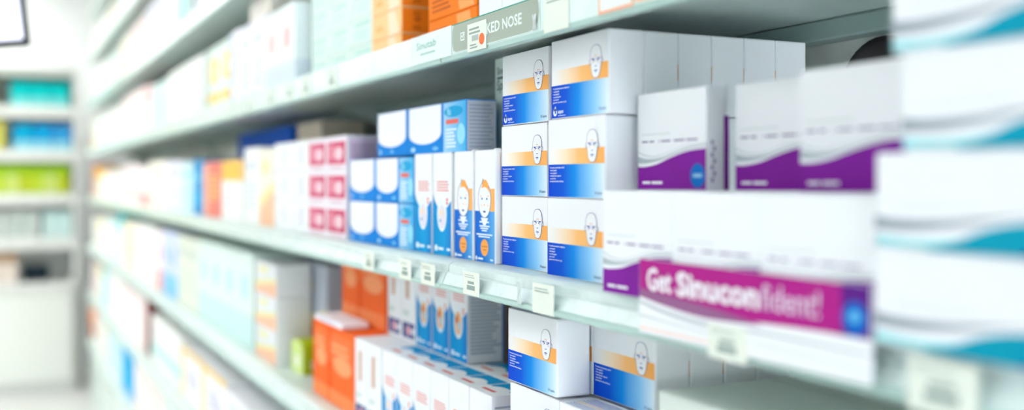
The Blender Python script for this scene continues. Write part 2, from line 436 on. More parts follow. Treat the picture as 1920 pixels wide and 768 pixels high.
# ------------------------------------------------------------------ purple boxes
PW, PD, PH = .109, .024, .0905
PURPLE = (128, 34, 150)
def purple_art():
    c = Carton(PW, PD, PH)
    pu = ink(PURPLE); gr = ink((176, 188, 192)); lg = ink((206, 214, 218)); tx = ink((120, 96, 150))
    topc = lerp_curve([(.005, .235), (.12, .235), (.3, .262), (.5, .325), (.75, .385), (.995, .405)])
    c.band('F', [(a, .004) for a, _ in topc], topc, pu, 1)
    g1 = lerp_curve([(.005, .275), (.15, .272), (.35, .30), (.55, .355), (.78, .41), (.995, .43)])
    g2 = lerp_curve([(.005, .345), (.15, .318), (.35, .325), (.55, .372), (.78, .425), (.995, .445)])
    c.band('F', g1, g2, gr, 1)
    h1 = lerp_curve([(.005, .385), (.12, .345), (.3, .335), (.5, .38), (.75, .44), (.995, .455)])
    h2 = lerp_curve([(.005, .405), (.12, .362), (.3, .347), (.5, .388), (.75, .448), (.995, .462)])
    c.band('F', h1, h2, lg, 1)
    for i, (a, b) in enumerate(((.07, .5), )): c.rect('F', a, .565, b, .575, lg, 2)
    for a, b in ((.07, .26), (.33, .5), (.55, .88)): c.rect('F', a, .487, b, .503, tx, 2)
    for k in range(9): c.rect('F', .075 + .09 * k, .480, .10 + .09 * k, .510, CARD, 3) if k % 2 else None
    c.ell('F', .88, .14, .10, .10 * PW / PH, ink((14, 108, 190)), 2); c.rect('F', .82, .125, .94, .16, ink((150, 196, 226)), 3)
    c.rect('F', .08, .06, .20, .085, ink(WHITE), 2); c.rect('F', .22, .06, .38, .085, ink(WHITE), 2)
    c.rect('N', .76, .003, .99, .72, pu, 1)
    for k in range(7): c.rect('N', .2 + .09 * (k % 2), .08 + .06 * k, .30 + .09 * (k % 2), .12 + .06 * k, tx, 2)
    c.rect('X', .02, .003, .98, .40, pu, 1)
    return c.mesh('tablet_box')
PM = purple_art()
def purple(x, yl, z, label, group): return put('tablet_box', PM, x, yl, z, label, 'medicine box', group, (PW, PD, PH), None)
gp = 'white and purple wave boxes on the middle shelf'
HP = PH + .0006
purple(.490, .8165, z0, 'lower purple wave box, partly bare of banner, beside the right capsule stack', gp)
purple(.490, .7070, z0, 'purple wave box behind the middle of the purple banner', gp)
purple(.490, .5975, z0, 'purple wave box behind the right end of banner, beside teal boxes', gp)
purple(.550, .852, z0 + HP, 'upper purple wave box with blue dot showing, left of three', gp)
purple(.567, .7256, z0 + HP, 'upper purple wave box set back in the middle of three', gp)
purple(.540, .6145, z0 + HP, 'upper purple wave box right of three, meeting the teal stack', gp)
for x, y in ((.550, .852), (.567, .7256), (.540, .6145)):
    purple(x, y, z0, 'purple wave box standing hidden behind the lower purple row', 'hidden purple boxes carrying the upper row')

# banner card hooked over the rail
MAG = (172, 36, 132)
def banner():
    w, h, t = .262, .0620, .0010
    c = Carton(w, t, h, CARD, .0002)
    mg = ink(MAG); wi = ink((240, 240, 244))
    low = lerp_curve([(.002, .49), (.15, .42), (.35, .375), (.55, .42), (.8, .455), (.998, .46)])
    c.band('F', low, [(a, .996) for a, _ in low], mg, 1)
    c.poly('F', lerp_curve([(.002, .49), (.15, .415), (.35, .36), (.60, .40)], 12) + lerp_curve([(.60, .41), (.38, .50), (.2, .55), (.002, .60)], 12), ink((148, 96, 138)), 2)
    c.band('F', lerp_curve([(.002, .40), (.15, .31), (.35, .26), (.6, .30), (.998, .30)]), lerp_curve([(.002, .44), (.15, .36), (.35, .31), (.6, .335), (.998, .32)]), ink((186, 192, 196)), 1)
    c.band('F', lerp_curve([(.002, .22), (.15, .2), (.35, .18), (.6, .18), (.998, .14)]), lerp_curve([(.002, .26), (.15, .225), (.35, .2), (.6, .195), (.998, .15)]), ink((206, 212, 214)), 1)
    c.rect('F', .002, .06, .55, .085, ink((244, 206, 190)), 1)
    c.text('F', .045, .60, 'Get', .29, wi, 3, .025, fit=.135)
    c.text('F', .205, .59, 'Sinucon', .29, wi, 3, .035, fit=.385)
    c.text('F', .60, .59, 'fident!', .29, ink((220, 206, 226)), 3, .005, fit=.225)
    c.rect('F', .90, .46, .998, .996, ink((92, 34, 130)), 2); c.ell('F', .945, .65, .042, .042 * w / h, ink((18, 100, 190)), 3); c.ell('F', .945, .67, .02, .014 * w / h, ink((96, 180, 224)), 4)
    return c.mesh('shelf_banner'), (w, t, h)
bm, bd = banner()
put('shelf_banner', bm, .4845, .748, -.1275, 'magenta card banner with white slogan hung over the middle shelf rail', 'sign', None, bd)

# teal wave boxes
TW, TD, THH = .142, .10, .058
def teal_art():
    c = Carton(TW, TD, THH, CARD, .0015)
    te = ink((8, 150, 176)); lt = ink((150, 214, 220)); gr = ink((150, 158, 168))
    lo = lerp_curve([(.0, .20), (.2, .20), (.45, .26), (.7, .36), (.998, .42)])
    hi = lerp_curve([(.0, .34), (.15, .31), (.4, .32), (.6, .36), (.998, .43)])
    c.band('F', lo, hi, gr, 1)
    lo = lerp_curve([(.01, .03), (.2, .03), (.4, .02), (.6, .02), (.998, .02)])
    hi = lerp_curve([(.01, .14), (.2, .11), (.4, .13), (.6, .2), (.998, .3)])
    c.band('F', lo, hi, lt, 1)
    hi = lerp_curve([(.28, .025), (.4, .09), (.55, .23), (.7, .31), (.85, .33), (.998, .30)])
    c.band('F', [(a, .01) for a, _ in hi], hi, te, 2)
    hi = lerp_curve([(.72, .012), (.8, .13), (.9, .26), (.998, .30)])
    c.band('F', [(a, .01) for a, _ in hi], hi, ink((14, 88, 158)), 3)
    c.rect('F', .12, .44, .55, .455, ink((206, 212, 214)), 2)
    return c.mesh('flat_medicine_box')
TM = teal_art()
for i, (yl, lab) in enumerate(((.485, 'bottom of four flat white boxes with teal wave, on the rail'), (.484, 'flat white teal wave box, second from bottom of right-hand stack'),
                               (.463, 'flat white teal wave box, second from top of right-hand stack'), (.471, 'topmost flat white teal wave box of right-hand stack'))):
    put('flat_medicine_box', TM, .485, yl, z0 + (THH + .0005) * i, lab, 'medicine box', 'flat teal wave boxes stacked nearest the camera', (TW, TD, THH), CARD)

# ------------------------------------------------------------------ middle shelf, to the left of the capsule stacks
BW, BD_, BH = .0585, .057, .136
def baby_art():
    c = Carton(BW, BD_, BH)
    bl = ramp_mat('baby_blue_print', [(0, (18, 96, 196)), (.5, (30, 118, 206)), (1, (96, 170, 226))])
    wi = ink((226, 238, 246)); og = ink((246, 168, 84)); nb = ink((60, 92, 150))
    c.rect('F', .01, .005, .99, .46, bl, 1); c.rect('F', .55, .46, .99, .66, A_ORANGE, 1)
    c.ell('F', .5, .56, .325, .165, nb, 2, 28); c.ell('F', .5, .56, .305, .157, CARD, 3, 28)
    c.poly('F', [(.32, .40), (.68, .40), (.56, .335), (.44, .335)], CARD, 3)
    c.poly('F', lerp_curve([(.36, .66), (.42, .72), (.56, .74), (.70, .69), (.74, .62), (.66, .655), (.5, .675), (.36, .66)], 21)[:-1], og, 4)
    c.poly('F', [(.37, .70), (.45, .735), (.42, .755)], nb, 4)
    for sg in (-1, 1):
        c.ell('F', .5 + sg * .12, .57, .035, .010, ink((30, 110, 180)), 4, 10); c.ell('F', .5 + sg * .18, .595, .03, .006, og, 4, 8)
        c.ell('F', .5 + sg * .16, .51, .035, .009, ink((248, 214, 190)), 4, 10)
    c.ell('F', .5, .515, .03, .006, og, 4, 8); c.ell('F', .5, .455, .07, .009, nb, 4, 10)
    for i, (a, b) in enumerate(((.25, .72), (.25, .75), (.3, .68), (.36, .62), (.1, .88), (.2, .76))):
        c.rect('F', a, (.355, .32, .30, .28, .245, .225)[i], b, (.37, .333, .313, .292, .258, .237)[i], wi, 2)
    c.ell('F', .5, .135, .19, .075, og, 2, 24); c.rect('F', .36, .14, .64, .15, ink((206, 130, 60)), 3); c.rect('F', .42, .11, .58, .12, ink((206, 130, 60)), 3)
    c.ell('F', .09, .035, .05, .02, wi, 2, 12); c.rect('F', .17, .025, .42, .042, wi, 2); c.rect('F', .78, .025, .92, .04, wi, 2)
    c.lines('N', .22, .42, .8, .96, 16, ink((110, 128, 170)), 2, .45, .5)
    return c.mesh('baby_syrup_box')
BM = baby_art()
put('baby_syrup_box', BM, .53, 1.2545, z0, 'tall box with outlined baby face and orange oval, left of two', 'medicine box', 'tall baby face boxes', (BW, BD_, BH), CARD, lid=True)
put('baby_syrup_box', BM, .53, 1.1895, z0, 'tall baby face box with orange oval, touching the left capsule stack', 'medicine box', 'tall baby face boxes', (BW, BD_, BH), CARD, lid=True)
def drops_art(w=.0645, tone=0):
    c = Carton(w, BD_, BH)
    bl = ramp_mat('cyan_print', [(0, (0, 140, 206)), (.6, (10, 156, 216)), (1, (30, 120, 200))])
    rd = ink((226, 120, 110)); wi = ink((232, 244, 250))
    hi = lerp_curve([(.01, .60), (.12, .53), (.3, .47), (.5, .44), (.75, .47), (.99, .54)])
    c.band('F', [(a, .004) for a, _ in hi], hi, bl, 1)
    c.ell('F', .5, .40, .25, .165, wi, 2, 24); c.ell('F', .5, .38, .19, .12, ink((226, 220, 232)), 3, 24)
    c.ell('F', .44, .42, .08, .03, ink((246, 214, 180)), 4, 12); c.ell('F', .42, .34, .05, .015, ink((60, 150, 200)), 4, 10)
    for i in range(4): c.rect('F', .22, .63 + .028 * i, .86 - .05 * (i % 2), .641 + .028 * i, rd, 2)
    for i in range(2): c.rect('F', .74, .50 + .035 * i, .82, .525 + .035 * i, ink((226, 80, 70)), 2)
    c.ell('F', .18, .07, .09, .03, wi, 2, 14); c.rect('F', .3, .055, .58, .08, wi, 2); c.rect('F', .76, .055, .94, .08, wi, 2)
    if tone:
        c.ell('F', .5, .40, .19, .12, ink((236, 180, 130)), 5, 20); c.ell('F', .42, .43, .09, .045, ink((198, 110, 56)), 6, 12); c.ell('F', .55, .37, .10, .05, ink((190, 214, 226)), 6, 12)
    c.rect('X', .01, .004, .99, .5, ink((0, 140, 206)), 1)
    c.lines('N', .08, .1, .92, .92, 22, ink((170, 182, 196)), 2, .5, .3)
    c.rect('N', .94, .01, .99, .99, ink((40, 110, 190)), 2)
    c.ell('T', .5, .35, .4, .3, ink(WHITE), 2); c.rect('T', .02, .5, .98, .98, ink((20, 150, 206)), 1); c.rect('T', .15, .2, .7, .3, ink((222, 110, 110)), 3)
    return c.mesh('infant_drops_box')
DM = drops_art(); DM2 = drops_art(tone=1)
put('infant_drops_box', DM, .53, 1.3975, z0, 'tall cyan box with red lines, left of two, beside white rounded panels', 'medicine box', 'tall cyan infant drops boxes', (.0645, BD_, BH), lid=True)
put('infant_drops_box', DM, .53, 1.3285, z0, 'tall cyan box with red lines, right of two, beside the baby faces', 'medicine box', 'tall cyan infant drops boxes', (.0645, BD_, BH), lid=True)
# blue cartons with a rounded white panel
def u_art(w, txt, h=.0665, d=.042):
    bl = ink((8, 128, 214)); c = Carton(w, d, h, bl)
    uw = .58 if txt else .93
    P = [(.02, .985), (.02, .42)] + [(.02 + uw / 2 - uw / 2 * math.cos(k * math.pi / 12), .42 - .22 * math.sin(k * math.pi / 12)) for k in range(1, 12)] + [(.02 + uw, .42), (.02 + uw, .985)]
    c.poly('F', P, CARD, 1)
    if txt:
        c.rect('F', .64, .01, .995, .985, ramp_mat('aqua_print', [(0, (214, 232, 244)), (.45, (190, 222, 242)), (1, (60, 170, 226))], 0), 1)
        c.ell('F', .80, .80, .15, .11, ink((30, 160, 214)), 2); c.text('F', .7, .74, 'flu', .14, ink((150, 214, 236)), 3, .03)
        c.rect('F', .68, .56, .88, .65, ink((226, 110, 100)), 2)
        c.lines('F', .68, .1, .86, .5, 6, ink((226, 238, 246)), 2); c.ell('F', .92, .35, .06, .2, ink((150, 216, 240)), 2)
    c.ell('F', .10, .10, .04, .05, ink((170, 214, 240)), 2); c.ell('F', .5, .10, .05, .04, ink((120, 190, 236)), 2)
    c.rect('N', .02, .02, .98, .98, ink((176, 182, 196)), 1); c.lines('N', .1, .08, .92, .94, 12, ink((150, 156, 176)), 2, .5, .2)
    return c.mesh('cold_relief_box')
UN = u_art(.133, False); UT = u_art(.168, True); UB = u_art(.21, True)
uh = .0671
gu = 'blue boxes with blank rounded white panels'
put('cold_relief_box', UN, .53, 1.704, z0, 'blue box, blank rounded white panel, bottom left of four on the rail', 'medicine box', gu, (.133, .042, .0665))
put('cold_relief_box', UN, .53, 1.704, z0 + uh, 'blue box, blank rounded white panel, second level, beside the pink panels', 'medicine box', gu, (.133, .042, .0665))
put('cold_relief_box', UT, .53, 1.569, z0, 'blue box, rounded panel and red flash, on the rail beside cyan boxes', 'medicine box', gu, (.168, .042, .0665))
put('cold_relief_box', UT, .53, 1.569, z0 + uh, 'blue box, rounded panel and red flash, second level beside cyan boxes', 'medicine box', gu, (.168, .042, .0665))
put('cold_relief_box', UN, .532, 1.5655, z0 + 2 * uh + .002, 'blue box with blank rounded panel, left of the two topmost ones', 'medicine box', gu, (.133, .042, .0665))
put('cold_relief_box', UB, .532, 1.430, z0 + 2 * uh + .002, 'wide blue box lying on the cyan boxes, grey text end facing right', 'medicine box', gu, (.21, .042, .0665))
# pink and white stacks
def pink_art(w=.120, h=.0585, d=.075):
    c = Carton(w, d, h, ink((240, 232, 240)))
    pk = ink((206, 84, 116)); lp = ink((240, 206, 216))
    c.rect('F', .05, .16, .95, .84, pk, 1); c.ell('F', .62, .48, .2, .2, lp, 2); c.rect('F', .12, .3, .4, .75, ink((226, 140, 160)), 2); c.rect('F', .8, .2, .92, .5, ink((196, 66, 98)), 2)
    c.rect('F', .2, .03, .8, .1, ink((226, 200, 210)), 1); c.rect('N', .05, .1, .95, .9, ink((226, 204, 226)), 1); c.lines('N', .1, .2, .9, .8, 4, ink((190, 160, 190)), 2)
    return c.mesh('pink_panel_box')
PKM = pink_art(); hh = .0591
lev3 = ['bottom', 'middle', 'top']
for l in range(3):
    for k in range(2):
        put('pink_panel_box', PKM, .53, 1.964 - .1225 * k, z0 + hh * l, 'flat white box with a crimson pink panel, %s row, %s one' % (lev3[l], ['left', 'right'][k]), 'medicine box', 'stack of pink panel boxes', (.120, .075, .0585))
def white_flat(w=.130, h=.0585, d=.075):
    c = Carton(w, d, h)
    c.rect('F', .55, .2, .7, .8, ink((206, 206, 222)), 1); c.ell('F', .25, .5, .05, .1, ink((210, 214, 220)), 1); c.lines('F', .1, .12, .45, .3, 2, ink((222, 226, 230)), 1)
    return c.mesh('white_flat_box')
WFM = white_flat()
for l in range(3):
    for k in range(2):
        put('white_flat_box', WFM, .53, 2.231 - .1335 * k, z0 + hh * l, 'flat white box left of the pink panels, %s row, %s one' % (lev3[l], ['left', 'right'][k]), 'medicine box', 'stack of white flat boxes', (.130, .075, .0585))

# ------------------------------------------------------------------ generic cartons
GEN = {}
def generic(w, d, h, style, body, c1, c2):
    k = (w, d, h, style, body, c1, c2)
    if k in GEN: return GEN[k]
    if min(body) > 200:   # printing stands out a little from the pale card
        c1, c2 = [tuple(max(0, min(255, round(q + (1.7 if max(abs(e - f) for e, f in zip(cc, body)) < 45 else 1) * (p - q)))) for p, q in zip(cc, body)) for cc in (c1, c2)]
    c = Carton(w, d, h, ink(body), .001); a, b = ink(c1), ink(c2)
    if style == 'band':
        c.rect('F', .01, .18, .99, .42, a, 1); c.rect('F', .12, .62, .78, .74, b, 1); c.lines('F', .12, .48, .7, .58, 2, b, 1)
        c.rect('N', .01, .18, .99, .42, a, 1)
    elif style == 'top':
        c.rect('F', .01, .66, .99, .995, a, 1); c.lines('F', .12, .2, .8, .5, 3, b, 1); c.rect('N', .01, .66, .99, .995, a, 1)
    elif style == 'base':
        c.rect('F', .01, .005, .99, .34, a, 1); c.ell('F', .5, .62, .24, .14, b, 1); c.rect('N', .01, .005, .99, .34, a, 1)
    elif style == 'oval':
        c.ell('F', .5, .64, .36, .2, a, 1); c.ell('F', .5, .64, .22, .1, b, 2); c.rect('F', .06, .18, .94, .32, a, 1)
    elif style == 'spine':
        c.rect('F', .01, .01, .3, .99, a, 1); c.lines('F', .4, .3, .9, .8, 5, b, 1); c.rect('N', .1, .1, .9, .5, a, 1)
    elif style == 'diag':
        c.poly('F', [(.01, .01), (.99, .01), (.99, .45), (.01, .2)], a, 1); c.poly('F', [(.01, .2), (.99, .45), (.99, .58), (.01, .36)], b, 2)
        c.ell('F', .4, .76, .22, .1, b, 1)
    elif style == 'frame':
        c.rect('F', .0, .9, 1, 1, a, 1); c.rect('F', .0, 0, .12, 1, a, 1); c.lines('F', .3, .3, .85, .7, 4, b, 1)
    elif style == 'lines':
        c.rect('F', .15, .70, .8, .82, a, 1); c.lines('F', .15, .2, .85, .6, 5, b, 1)
    GEN[k] = c.mesh('carton'); return GEN[k]
ORD = {1: [''], 2: [', left one', ', right one'], 3: [', left one', ', middle one', ', right one'], 4: [', leftmost', ', second from left', ', third from left', ', rightmost']}
def run(lev, x, y, n, w, h, d, style, body, c1, c2, label, z=None, name='medicine_carton', gap=.004, cat='medicine box', stack=1):
    me = generic(w, d, h, style, body, c1, c2)
    zz = DECK[lev] if z is None else z
    g_ = None if n * stack == 1 else 'row: ' + label
    for i in range(n):
        for s_ in range(stack):
            put(name, me, x, y - i * (w + gap), zz + s_ * (h + .0006), label + ORD[n][i], cat, g_, (w, d, h))
    return y - n * (w + gap)
MINT = (222, 238, 232); PALE = (236, 238, 236); CREAM = (240, 236, 224); LIL = (226, 226, 240); AQUA = (206, 236, 240); ROSE = (242, 226, 226); GREY = (206, 212, 212)

def fill(lev, x, yfar, ynear, items, d=.12):
    k = (yfar - ynear - sum(.004 * i[0] + .004 for i in items)) / sum(i[0] * i[1] for i in items)
    y = yfar
    for n, w, h, st, bo, c1, c2, lab in items:
        y = run(lev, x, y, n, round(w * k, 4), h, d, st, bo, c1, c2, lab) - .004
    return y
# middle shelf beyond the white stack
run('D', .53, 2.538, 1, .155, .176, .10, 'lines', PALE, (222, 226, 230), (216, 222, 226), 'tall plain white carton left of the orange print carton, middle shelf')
run('D', .53, 2.378, 1, .14, .170, .10, 'diag', (232, 228, 216), (240, 192, 158), (232, 220, 166), 'pale carton printed orange and yellow, left of the flat white stack')
run('D', .53, 2.822, 1, .26, .150, .12, 'top', PALE, (240, 190, 92), (222, 228, 232), 'white carton with amber yellow top band on the middle shelf')
run('D', .53, 3.104, 1, .27, .150, .12, 'spine', (226, 132, 118), (240, 180, 160), (236, 190, 110), 'coral red carton between blue and amber topped cartons, middle shelf')
run('D', .53, 3.250, 1, .14, .160, .12, 'band', (0, 146, 210), (20, 170, 226), (120, 206, 236), 'bright blue carton left of the coral red one, middle shelf')
run('D', .655, 3.22, 1, .64, .236, .12, 'lines', (10, 84, 186), (12, 90, 196), (8, 76, 176), 'large navy blue carton at the back behind amber and coral cartons')
run('D', .66, 2.545, 1, .21, .236, .10, 'oval', (226, 212, 196), (240, 200, 160), (220, 196, 170), 'beige carton showing above the flat white stack, at the back')
run('D', .67, 3.50, 1, .22, .20, .10, 'lines', (220, 216, 206), (206, 204, 196), (200, 200, 196), 'pale beige carton at the back, left of the navy carton')
run('D', .72, 1.85, 1, .11, .22, .06, 'lines', (58, 52, 52), (66, 60, 60), (70, 62, 62), 'dark brown carton at the back behind pink stack and blue boxes')
fill('D', .53, 6.99, 3.268, [
    (1, .14, .155, 'lines', AQUA, (170, 222, 230), (190, 228, 234), 'pale aqua carton left of the bright blue one, middle shelf'),
    (2, .13, .165, 'lines', LIL, (206, 208, 232), (214, 216, 230), 'pale lilac carton of two, beside the aqua one, middle shelf'),
    (2, .16, .170, 'lines', CREAM, (230, 226, 206), (226, 224, 212), 'cream carton of two, right of the red dotted carton, middle shelf'),
    (1, .17, .15, 'base', PALE, (226, 150, 146), (236, 220, 220), 'white carton with red base patch, out of focus, middle shelf'),
    (3, .17, .165, 'band', ROSE, (240, 214, 214), (214, 210, 230), 'blush pink carton of three on the middle shelf, far down the aisle'),
    (1, .15, .13, 'spine', PALE, (120, 210, 206), (210, 226, 226), 'white carton with teal spine, middle shelf, far down the aisle'),
    (3, .18, .15, 'lines', PALE, (236, 222, 220), (226, 226, 226), 'plain white carton of three near the yellow lidded carton, middle shelf'),
    (2, .18, .17, 'top', CREAM, (240, 190, 60), (236, 226, 200), 'cream carton with yellow top, far end of the middle shelf'),
    (1, .16, .20, 'lines', (206, 140, 120), (190, 90, 70), (214, 150, 130), 'brick red carton, last on the middle shelf before the end display')][::-1])

# ------------------------------------------------------------------ shelf C (above the middle one)
zC = DECK['C']
OM = {}
def orange_art(w, pale):
    c = Carton(w, .05, .039, ink((253, 206, 150)) if pale else ink((250, 130, 28)), .001)
    dk = ink((190, 90, 24)); lt = ink((252, 214, 170))
    if pale: c.rect('F', .05, .1, .5, .9, ink((250, 206, 150)), 1); c.poly('F', [(.6, .02), (.95, .02), (.8, .98), (.55, .98)], ink((252, 226, 196)), 1); c.lines('F', .15, .35, .45, .6, 2, ink((220, 170, 90)), 2)  # slanted pale patch paints a gloss reflection on the peach front
    else: c.poly('F', [(.66, .05), (.95, .05), (.86, .95), (.6, .95)], ink((250, 170, 100)), 1); c.lines('F', .08, .25, .5, .75, 3, dk, 2)  # slanted lighter patch is sheen painted into the front
    c.rect('N', .03, .03, .97, .97, ink((245, 126, 28)), 1); c.text('N', .62, .14, 'S 60', .3, dk, 2, .02, rot=True)
    return c.mesh('orange_box')
OA, OB = orange_art(.135, True), orange_art(.165, False)
lv4 = ['bottom', 'second', 'third', 'fourth']
for l in range(4):
    put('orange_box', OA, .54, 1.616, zC + .0396 * l, 'shiny peach orange box, %s layer of the left orange stack' % lv4[l], 'medicine box', 'orange boxes on the strip shelf', (.135, .05, .039))
    put('orange_box', OB, .54, 1.370, zC + .0396 * l, 'deep orange box, %s layer of stack left of white 100 ml boxes' % lv4[l], 'medicine box', 'orange boxes on the strip shelf', (.165, .05, .039))
def ml_art():
    c = Carton(.066, .06, .15); t = ink((150, 176, 176))
    c.text('F', .5, .115, '100 ml', .038, t, 2, .008, .8, 'c'); c.rect('F', .05, .35, .95, .6, ink((206, 226, 226)), 1)
    return c.mesh('syrup_box')
MM = ml_art()
for k in range(5):
    put('syrup_box', MM, .54, 1.199 - .0675 * k, zC, ['white 100 ml syrup box nearest the orange stack, above header strip', 'second white 100 ml box from the orange stack, above header strip', 'third white 100 ml box from the orange stack', 'fourth white 100 ml box from the orange stack', 'fifth white 100 ml box from the orange stack'][k], 'medicine box', 'white syrup boxes above the header strip', (.066, .06, .15), lid=True)
# flat mint boxes stacked left of the orange ones
for col in range(3):
    mm = generic(.125, .07, .046, 'lines', MINT, (196, 226, 218), (206, 230, 226))
    for l in range(5):
        put('mint_flat_box', mm, .548, 2.008 - .1285 * col, zC + .0466 * l, 'flat mint white box in %s column of the pale stack, %s layer' % (['left', 'middle', 'right'][col], ['bottom', 'second', 'third', 'fourth', 'fifth'][l]), 'medicine box', 'pale mint stack beside the orange boxes', (.125, .07, .046))
yy = 2.672
yy = run('C', .522, yy, 1, .12, .185, .10, 'spine', (240, 240, 248), (190, 200, 222), (216, 216, 236), 'white lilac carton with grey spine, right of the yellow oval carton')
yy = run('C', .522, yy, 2, .125, .18, .10, 'lines', (234, 234, 246), (220, 222, 240), (216, 220, 238), 'lilac white carton of two in the strip shelf row, second bay')
yy = run('C', .522, yy, 2, .125, .172, .10, 'base', (232, 242, 242), (222, 232, 238), (240, 214, 214), 'pale carton with pink dot beside the lilac cartons, strip shelf')
run('C', .535, 2.50, 1, .20, .052, .09, 'lines', (232, 226, 216), (216, 210, 204), (222, 216, 210), 'beige flat box lying on top of the lilac white cartons', z=zC + .186)
yy = 3.08
yy = run('C', .54, yy, 2, .19, .19, .12, 'oval', MINT, (240, 208, 120), (244, 236, 210), 'mint carton with yellow oval and stripe, left of lilac cartons') - .004
# first group of shelf C, from the yellow ovals away to the far end, written far to near
fill('C', .53, 6.99, 3.085, [
    (1, .15, .20, 'base', CREAM, (244, 180, 50), (246, 214, 130), 'golden yellow carton at the far end of the strip shelf'),
    (4, .17, .17, 'lines', MINT, (206, 230, 226), (214, 232, 228), 'pale mint carton of four at the far end, strip shelf'),
    (3, .17, .18, 'lines', PALE, (230, 226, 226), (222, 228, 228), 'plain white carton of three, far down the strip shelf'),
    (4, .15, .20, 'band', ROSE, (240, 220, 220), (230, 214, 220), 'rosy white carton of four, halfway down the strip shelf'),
    (1, .15, .19, 'top', (236, 224, 224), (220, 176, 176), (226, 206, 206), 'white carton with dusty red top, strip shelf'),
    (2, .17, .175, 'spine', MINT, (170, 206, 222), (206, 226, 228), 'mint white carton with pale blue spine, of two, strip shelf'),
    (3, .17, .185, 'lines', PALE, (222, 234, 230), (216, 228, 226), 'white carton of three just left of yellow ovals, strip shelf')])
fill('B', .53, 6.99, 2.45, [
    (4, .18, .19, 'lines', PALE, (230, 230, 226), (226, 228, 224), 'white carton of four at the far end, second shelf from top'),
    (3, .17, .18, 'lines', MINT, (214, 228, 226), (222, 232, 230), 'pale mint carton of three, far down the second shelf from top'),
    (2, .13, .20, 'base', CREAM, (244, 206, 150), (240, 190, 170), 'cream carton with orange base, of two, second shelf from top'),
    (3, .15, .20, 'lines', ROSE, (240, 206, 206), (236, 220, 220), 'blush carton of three right of the orange based ones, high shelf'),
    (4, .16, .21, 'lines', LIL, (214, 216, 236), (220, 222, 236), 'pale lilac carton of four, second shelf from top'),
    (1, .15, .20, 'spine', MINT, (60, 196, 190), (190, 226, 220), 'white carton with teal spine, second shelf from top'),
    (1, .14, .20, 'spine', PALE, (60, 90, 140), (206, 214, 226), 'white carton with navy spine, second shelf from top'),
    (3, .16, .16, 'lines', PALE, (232, 226, 220), (226, 228, 228), 'plain white carton of three, nearest ones of second shelf from top')])
fill('A', .53, 6.99, 4.2, [
    (4, .19, .17, 'lines', PALE, (226, 228, 224), (228, 230, 226), 'white carton of four at the far end of the topmost shelf'),
    (3, .18, .15, 'lines', CREAM, (232, 226, 214), (230, 228, 216), 'cream carton of three in the middle of topmost shelf'),
    (3, .17, .18, 'lines', MINT, (216, 230, 224), (220, 232, 226), 'pale mint carton of three, topmost shelf'),
    (3, .17, .16, 'lines', LIL, (220, 222, 236), (224, 226, 236), 'pale lilac carton of three, nearest on the topmost shelf')])

# ------------------------------------------------------------------ shelf E (below the middle one)
gd_ = 'infant drops boxes on the lower shelf'
for k in range(6):
    put('infant_drops_box', DM, .53, 1.538 - .0665 * k, zE, ['white topped drops box at left end of the lower row', 'second drops box from left in the lower front row', 'third drops box from left in the lower front row', 'fourth drops box from left in the lower front row', 'fifth drops box from left in the lower front row', 'last drops box of lower front row, beside the capsule stack'][k], 'medicine box', gd_, (.0645, BD_, BH))
    put('infant_drops_box', DM, .5885, 1.538 - .0665 * k, zE, 'hidden drops box behind the lower front row', 'medicine box', 'hidden drops boxes of the second row', (.0645, BD_, BH))
for k in range(3):
    put('infant_drops_box', DM2, .589, 1.5465 - .0675 * k, zE + BH + .001, ['cyan drops box with orange picture standing on others, left of three', 'cyan drops box with orange picture standing on others, middle of three', 'cyan drops box with orange picture, grey text end facing right'][k], 'medicine box', 'drops boxes on the second layer', (.0645, BD_, BH))
def brown_art():
    c = Carton(.064, BD_, BH); br = ink((206, 168, 150)); nv = ink((70, 84, 140))
    c.rect('F', .3, .5, .55, .86, br, 1); c.rect('F', .12, .3, .5, .36, ink((206, 222, 218)), 1)
    c.rect('F', .08, .04, .92, .22, nv, 1); c.ell('F', .5, .13, .16, .06, ink((226, 170, 180)), 2); c.ell('F', .8, .13, .1, .04, ink(WHITE), 2)
    return c.mesh('cough_syrup_box')
BRM = brown_art()
for k in range(2):
    put('cough_syrup_box', BRM, .53, 1.674 - .0665 * k, zE, ['white box with brown bar in front row, beside the orange boxes', 'white box with brown bar in front row, beside drops boxes'][k], 'medicine box', 'white boxes with a brown bar', (.064, BD_, BH))
    put('cough_syrup_box', BRM, .589, 1.674 - .0665 * k, zE, 'hidden white brown bar box in the second row', 'medicine box', 'hidden brown bar boxes', (.064, BD_, BH))
    put('cough_syrup_box', BRM, .589, 1.680 - .0665 * k, zE + BH + .001, ['white box with brown bar on second layer, beside tall orange box', 'white box with brown bar on second layer, beside cyan drops'][k], 'medicine box', 'white boxes with a brown bar', (.064, BD_, BH))
def orange_tall(w):
    c = Carton(w, BD_, BH, ink((244, 106, 42)), .001)
    lt = ink((248, 160, 110)); c.rect('F', .05, .55, .95, .92, ink((240, 118, 60)), 1); c.ell('F', .55, .55, .35, .12, lt, 2); c.lines('F', .12, .68, .85, .84, 2, lt, 2, .6); c.rect('F', .02, .02, .98, .2, ink((246, 140, 84)), 1)
    c.rect('F', .01, .2, .14, .98, ink((236, 86, 24)), 1); c.rect('N', .03, .02, .97, .98, ink((240, 98, 34)), 1)
    return c.mesh('orange_carton')
OT1, OT2 = orange_tall(.098), orange_tall(.15)
gor = 'orange cartons on the lower shelf'
put('orange_carton', OT1, .53, 1.930, zE, 'narrow orange carton in front, left of the pair on the lower shelf', 'medicine box', gor, (.098, BD_, BH))
put('orange_carton', OT2, .53, 1.829, zE, 'wide orange carton in front, beside white brown bar boxes', 'medicine box', gor, (.15, BD_, BH))
put('orange_carton', OT1, .589, 1.930, zE, 'hidden orange carton in the second row', 'medicine box', 'hidden orange cartons', (.098, BD_, BH))
